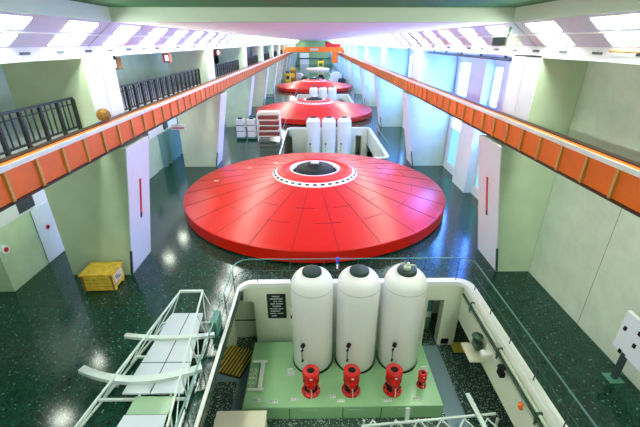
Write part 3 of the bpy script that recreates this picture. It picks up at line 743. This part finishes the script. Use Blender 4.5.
for k, (ya, yb) in enumerate(((26.3, 32.5), (40.4, 46.6), (54.5, 60.7))):
    bm = B(); d = None
    n = 7
    for i in range(n):
        y0 = ya + (yb - ya) * i / n; y1 = ya + (yb - ya) * (i + 1) / n
        prof = [(y0, 0.0), ((y0 + y1) / 2, 0.22), (y1, 0.0)]
        for (p, u), (q, v) in zip(prof, prof[1:]):
            f = [bm.verts.new((-11.3 + 0.03 + u, p, 0.0)), bm.verts.new((-11.3 + 0.03 + v, q, 0.0)), bm.verts.new((-11.3 + 0.03 + v, q, 2.45)), bm.verts.new((-11.3 + 0.03 + u, p, 2.45)),
                 bm.verts.new((-11.3 + u, p, 0.0)), bm.verts.new((-11.3 + v, q, 0.0)), bm.verts.new((-11.3 + v, q, 2.45)), bm.verts.new((-11.3 + u, p, 2.45))]
            for ix in ((0, 1, 2, 3), (7, 6, 5, 4), (0, 4, 5, 1), (1, 5, 6, 2), (2, 6, 7, 3), (3, 7, 4, 0)): bm.faces.new([f[j] for j in ix])
    struct('door_%d' % (k + 2), bm, M['teal_door'])
t = thing('hanging_sign', 'small white sign with red line hanging below the left girder', 'sign', (-6.75, 18.3, 4.55))
bm = B(); box(bm, -0.35, 0.35, -0.02, 0.02, 0, 0.26, 0.01); link('board', bm, M['lavender_white'], t)
bm = B(); box(bm, -0.3, 0.3, -0.027, -0.02, 0.06, 0.12); link('red_line', bm, M['fire'], t)
bm = B(); tube(bm, [(0, 0, 0.26), (0, 0, 0.73)], 0.02, 6); link('hanger', bm, M['post'], t)
# brown ball on the girder walkway
bm = B(); bmesh.ops.create_icosphere(bm, subdivisions=4, radius=0.2)
for v in bm.verts: v.co *= 1 + random.uniform(-0.09, 0.09); v.co.z = max(v.co.z, -0.2)
bmesh.ops.translate(bm, vec=(-6.8, 12.1, 6.37), verts=bm.verts)
single('fibre_bundle', bm, M['brown'], 'fuzzy brown round bundle on the left girder by the nearest column', 'bundle')

# gallery railings
glabel = ['black bar railing on the gallery before the nearest column', 'black bar railing on the gallery between first and second columns', 'black bar railing on the gallery between second and third columns',
          'black bar railing on the gallery between third and fourth columns', 'black bar railing on the gallery between fourth and fifth columns', 'black bar railing on the gallery between fifth and sixth columns', 'black bar railing on the gallery between sixth and seventh columns']
for k in range(7):
    ya = colY[k] - BAY + 2.0 if k else 4.4; yb = colY[k] - 0.15
    t = thing('gallery_railing', glabel[k], 'railing', (-7.75, 0, 5.85), group='black railings along the gallery')
    bm = B(); box(bm, -0.035, 0.035, ya, yb, 1.0, 1.06); link('top_rail', bm, M['rail_black'], t)
    bm = B(); box(bm, -0.025, 0.025, ya, yb, 0.12, 0.17); link('bottom_rail', bm, M['rail_black'], t)
    bm = B(); box(bm, -0.015, 0.015, ya, yb, 0.84, 0.87); link('mid_rail', bm, M['rail_black'], t)
    n = int((yb - ya) / 0.72); st = (yb - ya) / n; me = None; mb = None
    for i in range(n + 1):
        if me is None: bm = B(); box(bm, -0.045, 0.045, -0.045, 0.045, 0, 1.0); o = link('post', bm, M['rail_black'], t, (0, ya + i * st, 0)); me = o.data
        else: o = bpy.data.objects.new('post', me); col.objects.link(o); o.parent = t; o.location = (0, ya + i * st, 0)
        if i < n:
            for j in (0.3, 0.6):
                if mb is None: bm = B(); box(bm, -0.015, 0.015, -0.018, 0.018, 0.17, 1.0); o = link('baluster', bm, M['rail_black'], t, (0, ya + (i + j) * st, 0)); mb = o.data
                else: o = bpy.data.objects.new('baluster', mb); col.objects.link(o); o.parent = t; o.location = (0, ya + (i + j) * st, 0)
# dark openings at the back of the far gallery bays
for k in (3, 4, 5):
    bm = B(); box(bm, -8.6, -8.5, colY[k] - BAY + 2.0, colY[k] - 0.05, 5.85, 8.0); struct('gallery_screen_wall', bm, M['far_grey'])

# floodlights on the gallery columns
for x, y, lab in ((-7.6, 15.2, 'box floodlight with bluish lens beside the nearest upper left column'), (-7.6, 20.6, 'box floodlight over the gallery between first and second columns'),
                  (-7.6, 29.4, 'box floodlight just past the second upper left column'), (-7.6, 31.6, 'box floodlight farthest along the left gallery')):
    t = thing('floodlight', lab, 'floodlight', (x, y, 7.55), group='floodlights under the left cornice')
    bm = B(); box(bm, -0.12, 0.22, -0.28, 0.05, 0, 0.42, 0.02); link('housing', bm, M['orange'] if y > 16 else M['brown'], t)
    bm = B(); box(bm, -0.02, 0.22, -0.33, -0.28, 0.02, 0.4, 0.01); f = link('front_frame', bm, M['far_grey'], t)
    bm = B(); box(bm, 0.03, 0.18, -0.345, -0.33, 0.08, 0.34); link('lens', bm, FLOODLIT, f)
    bm = B(); tube(bm, [(0.05, -0.1, 0.42), (0.05, -0.1, 0.5)], 0.03, 8); link('bracket', bm, M['post'], t)
t = thing('ceiling_projector', 'grey box floodlight hanging under the right sloped ceiling strip', 'floodlight', (6.35, 13.25, 8.5), 0.5)
bm = B(); box(bm, -0.34, 0.3, -0.3, 0.3, -0.12, 0.16, 0.03); link('housing', bm, M['greygreen'], t)
bm = B(); box(bm, -0.38, -0.34, -0.24, 0.24, -0.09, 0.13, 0.02); link('lens', bm, M['far_grey'], t)
bm = B(); tube(bm, [(0.05, 0, 0.16), (0.1, 0, 0.45)], 0.035, 8); link('bracket', bm, M['teal_green'], t)
t = thing('wooden_pole', 'thin wooden pole resting on the right cornice edge at picture edge', 'pole', (7.12, 8.2, 8.3))
bm = B(); tube(bm, [(0, 0, 0), (0, 1.3, 0.0)], 0.03, 8); link('shaft', bm, M['wood_dark'], t)
bm = B(); box(bm, -0.04, 0.05, -0.3, 0.0, -0.05, 0.05, 0.01); link('grip', bm, M['teal_green'], t)
for i, (y0, y1, lab) in enumerate(((14.6, 25.8, 'dark conduit pipe under the right cornice past the nearest column'),)):
    t = thing('conduit_pipe', lab, 'pipe', (7.35, y0, 7.9))
    bm = B(); tube(bm, [(0, 0, 0), (0, y1 - y0, 0)], 0.06, 8); link('run', bm, M['post'], t)
    for k in range(5):
        bm = B(); box(bm, -0.04, 0.04, 0.5 + k * 2.3, 0.56 + k * 2.3, 0, 0.15); link('hanger', bm, M['post'], t)
# sign board on post at right
t = thing('panel_stand', 'white board on a grey green post beside the right wall', 'panel', (8.3, 6.95, 0))
bm = B(); box(bm, -0.22, 0.18, 0.02, 0.36, 0, 0.03); link('base_plate', bm, M['teal_green'], t)
bm = B(); box(bm, -0.06, 0.06, 0.13, 0.25, 0.03, 0.95); link('post', bm, M['post'], t)
bm = B(); box(bm, -0.05, 0.05, -0.85, 0.58, 0.88, 2.08, 0.015); bd = link('board', bm, M['lavender_white'], t)
for y, z in ((0.42, 1.6), (0.02, 1.78), (0.02, 1.38), (0.3, 0.92)):
    bm = B(); box(bm, -0.09, -0.05, y - 0.04, y + 0.04, z - 0.06, z + 0.06, 0.01); link('switch', bm, M['black'], bd)

# ------------------------------------------------------------------ stores beside the second cover
t = thing('pallet_rack', 'pale shelving rack stacked with red brown flat boxes beside the second cover', 'rack', (-4.3, 35.0, 0))
for x in (-1.05, 1.05):
    for y in (-0.45, 0.45):
        bm = B(); box(bm, x - 0.05, x + 0.05, y - 0.05, y + 0.05, 0, 2.5); link('upright', bm, M['white_paint'], t)
for k in range(5):
    z = 0.35 + k * 0.5
    bm = B(); box(bm, -1.1, 1.1, -0.5, 0.5, z + 0.02, z + 0.1); link('shelf', bm, M['label'], t)
for k in range(5):
    z = 0.452 + k * 0.5; h = 0.2
    bm = B(); box(bm, -0.98 + 0.07 * (k % 3), 0.98 - 0.12 * (k % 2), -0.48 + 0.05 * (k % 2), 0.4, z, z + h + 0.04 * (k % 2), 0.01)
    single('flat_box', bm, M['label'] if k == 4 else M['box_brown'], ['red brown flat box on the lowest rack shelf', 'red brown flat box on the second rack shelf from below', 'red brown flat box on the middle rack shelf', 'red brown flat box on the fourth rack shelf from below', 'pale flat box on the top of the rack'][k], 'box', 'flat boxes on the rack').location.x += -4.3
for o in [o for o in col.objects if o.name.startswith('flat_box')]: o.location.y += 35.0
for x, lab in ((-7.05, 'white stores trolley beside the second left column'), (-6.0, 'white stores trolley between the other trolley and the rack')):
    t = thing('stores_trolley', lab, 'trolley', (x, 35.2, 0), group='white stores trolleys')
    bm = B(); box(bm, -0.36, 0.36, -0.4, 0.4, 0.25, 1.9, 0.03); b = link('body', bm, M['white_paint'], t)
    for z in (0.8, 1.35):
        bm = B(); box(bm, -0.37, 0.37, -0.42, -0.4, z, z + 0.05); link('drawer_joint', bm, M['far_grey'], b)
    bm = B(); box(bm, -0.42, 0.42, -0.45, 0.45, 0.12, 0.25); link('base', bm, M['teal_green'], t)
    for wx in (-0.38, 0.38):
        for wy in (-0.32, 0.32):
            bm = B(); tube(bm, [(wx - 0.03, wy, 0.06), (wx + 0.03, wy, 0.06)], 0.06, 12); link('wheel', bm, M['black'], t)
    bm = B(); box(bm, -0.2, 0.2, -0.15, 0.15, 1.9, 2.05, 0.02); link('tray', bm, M['far_grey'], t)
for x, y, z, lab in ((-6.6, 41.5, 1.2, 'dark cabinet against the third left column'), (-6.5, 55.8, 1.3, 'dark cabinet against the fourth left column, beyond the rack')):
    t = thing('tool_cabinet', lab, 'cabinet', (x, y + 0.0, 0), group='dark tool cabinets at left columns')
    bm = B(); box(bm, -0.5, 0.6, -1.0, -0.3, 0, z, 0.02); link('body', bm, M['far_grey'], t)
    bm = B(); box(bm, -0.45, 0.55, -1.03, -1.0, 0.1, z - 0.1, 0.01); link('door', bm, M['teal_green'], t)
# clutter at the far end
def machine(name, lab, cat, x, y, w, d, h, m, m2):
    t = thing(name, lab, cat, (x, y, 0))
    bm = B(); box(bm, -w / 2, w / 2, -d / 2, d / 2, 0, h, 0.06); link('body', bm, m, t)
    bm = B(); box(bm, -w / 2 * 0.7, w / 2 * 0.6, -d / 2 - 0.1, d / 2 * 0.5, h, h * 1.25, 0.05); link('top', bm, m2, t)
    bm = B(); box(bm, -w / 2 * 0.6, w / 2 * 0.6, -d / 2 - 0.06, -d / 2, h * 0.3, h * 0.7); link('front_panel', bm, m2, t)
machine('switch_cabinet', 'white switch cabinets far away behind the third cover on window side', 'cabinet', 5.2, 92, 2.6, 1.4, 1.7, M['lavender_white'], M['wall_band'])
machine('compressor', 'dark compressor on the far floor left of the white cabinets', 'machine', 1.6, 90.0, 1.6, 1.4, 1.3, M['far_grey'], M['black'])
machine('work_bench', 'dark bench on the far floor beside the window side wall', 'bench', 6.2, 88.0, 1.6, 1.6, 0.9, M['far_grey'], M['post'])
machine('forklift_truck', 'yellow forklift far away beside the left columns', 'forklift', -6.2, 92.0, 1.2, 2.0, 1.9, M['yellow'], M['far_grey'])
machine('crate_stack', 'brown stack of crates far away by the left columns', 'crate', -5.2, 95.5, 1.6, 1.6, 2.3, M['wood_dark'], M['wood'])
machine('oil_skid', 'pale machine skid on the far green floor past the forklift', 'machine', -4.2, 101.0, 2.6, 2.0, 1.0, M['label'], M['wall_band'])
machine('motor_block', 'dark motor block on the far green floor left of centre', 'machine', -2.3, 92.5, 1.5, 1.2, 0.9, M['far_grey'], M['pipe'])
machine('yellow_hoist', 'yellow hoist frame on the most distant floor', 'hoist', 2.3, 138.0, 2.0, 1.6, 2.6, M['yellow'], M['pipe'])
t = thing('rotor_ring', 'pale pink and white rotor ring lying on the most distant floor', 'rotor ring', (1.2, 132.0, 0)); t.scale = (0.85, 0.85, 0.45)
bm = B(); lathe(bm, [(4.6, 0), (4.6, 1.0), (4.3, 1.2), (2.4, 1.3), (2.4, 0.9)], 64); link('ring', bm, M['label'], t)
bm = B(); lathe(bm, [(1.3, 0), (1.3, 1.6), (0, 1.7)], 32); link('hub', bm, M['white_paint'], t)
bm = B()
for k in range(6): a = PI / 3 * k; bar(bm, (1.2 * math.cos(a), 1.2 * math.sin(a), 0.9), (2.6 * math.cos(a), 2.6 * math.sin(a), 0.9), 0.3)
link('spoke', bm, M['white_paint'], t)
bm = B(); box(bm, -6, -2.2, HALL1 - 0.05, HALL1, 0, 4.3); d = struct('door_9', bm, M['lavender_white'])
bm = B(); box(bm, -6.4, 6.6, HALL1 - 0.3, HALL1, 2.0, 2.5); struct('trim_1', bm, M['vent'])

# ------------------------------------------------------------------ camera, world, view
cam = bpy.data.cameras.new('camera'); co = bpy.data.objects.new('camera', cam); col.objects.link(co)
cam.sensor_width = 36.0; cam.lens = 36.0 * 365 / 640; cam.clip_end = 400; cam.clip_start = 0.05
co.location = (0, 0, 8.5)
co.rotation_euler = (PI / 2 - math.atan(171.5 / 365), 0, -math.atan(6 / math.hypot(365, 171.5)))
scn.camera = co
w = bpy.data.worlds.new('world'); scn.world = w; w.use_nodes = True
w.node_tree.nodes['Background'].inputs[0].default_value = (0.75, 0.9, 1.0, 1); w.node_tree.nodes['Background'].inputs[1].default_value = 0.4
scn.view_settings.view_transform = 'Standard'; scn.view_settings.look = 'None'; scn.view_settings.gamma = 1.0; scn.view_settings.use_curve_mapping = False
scn.view_settings.exposure = 0.45
scn.cycles.max_bounces = 10; scn.cycles.diffuse_bounces = 7; scn.cycles.glossy_bounces = 4
scn.cycles.use_denoising = True
scn.cycles.sample_clamp_indirect = 6.0
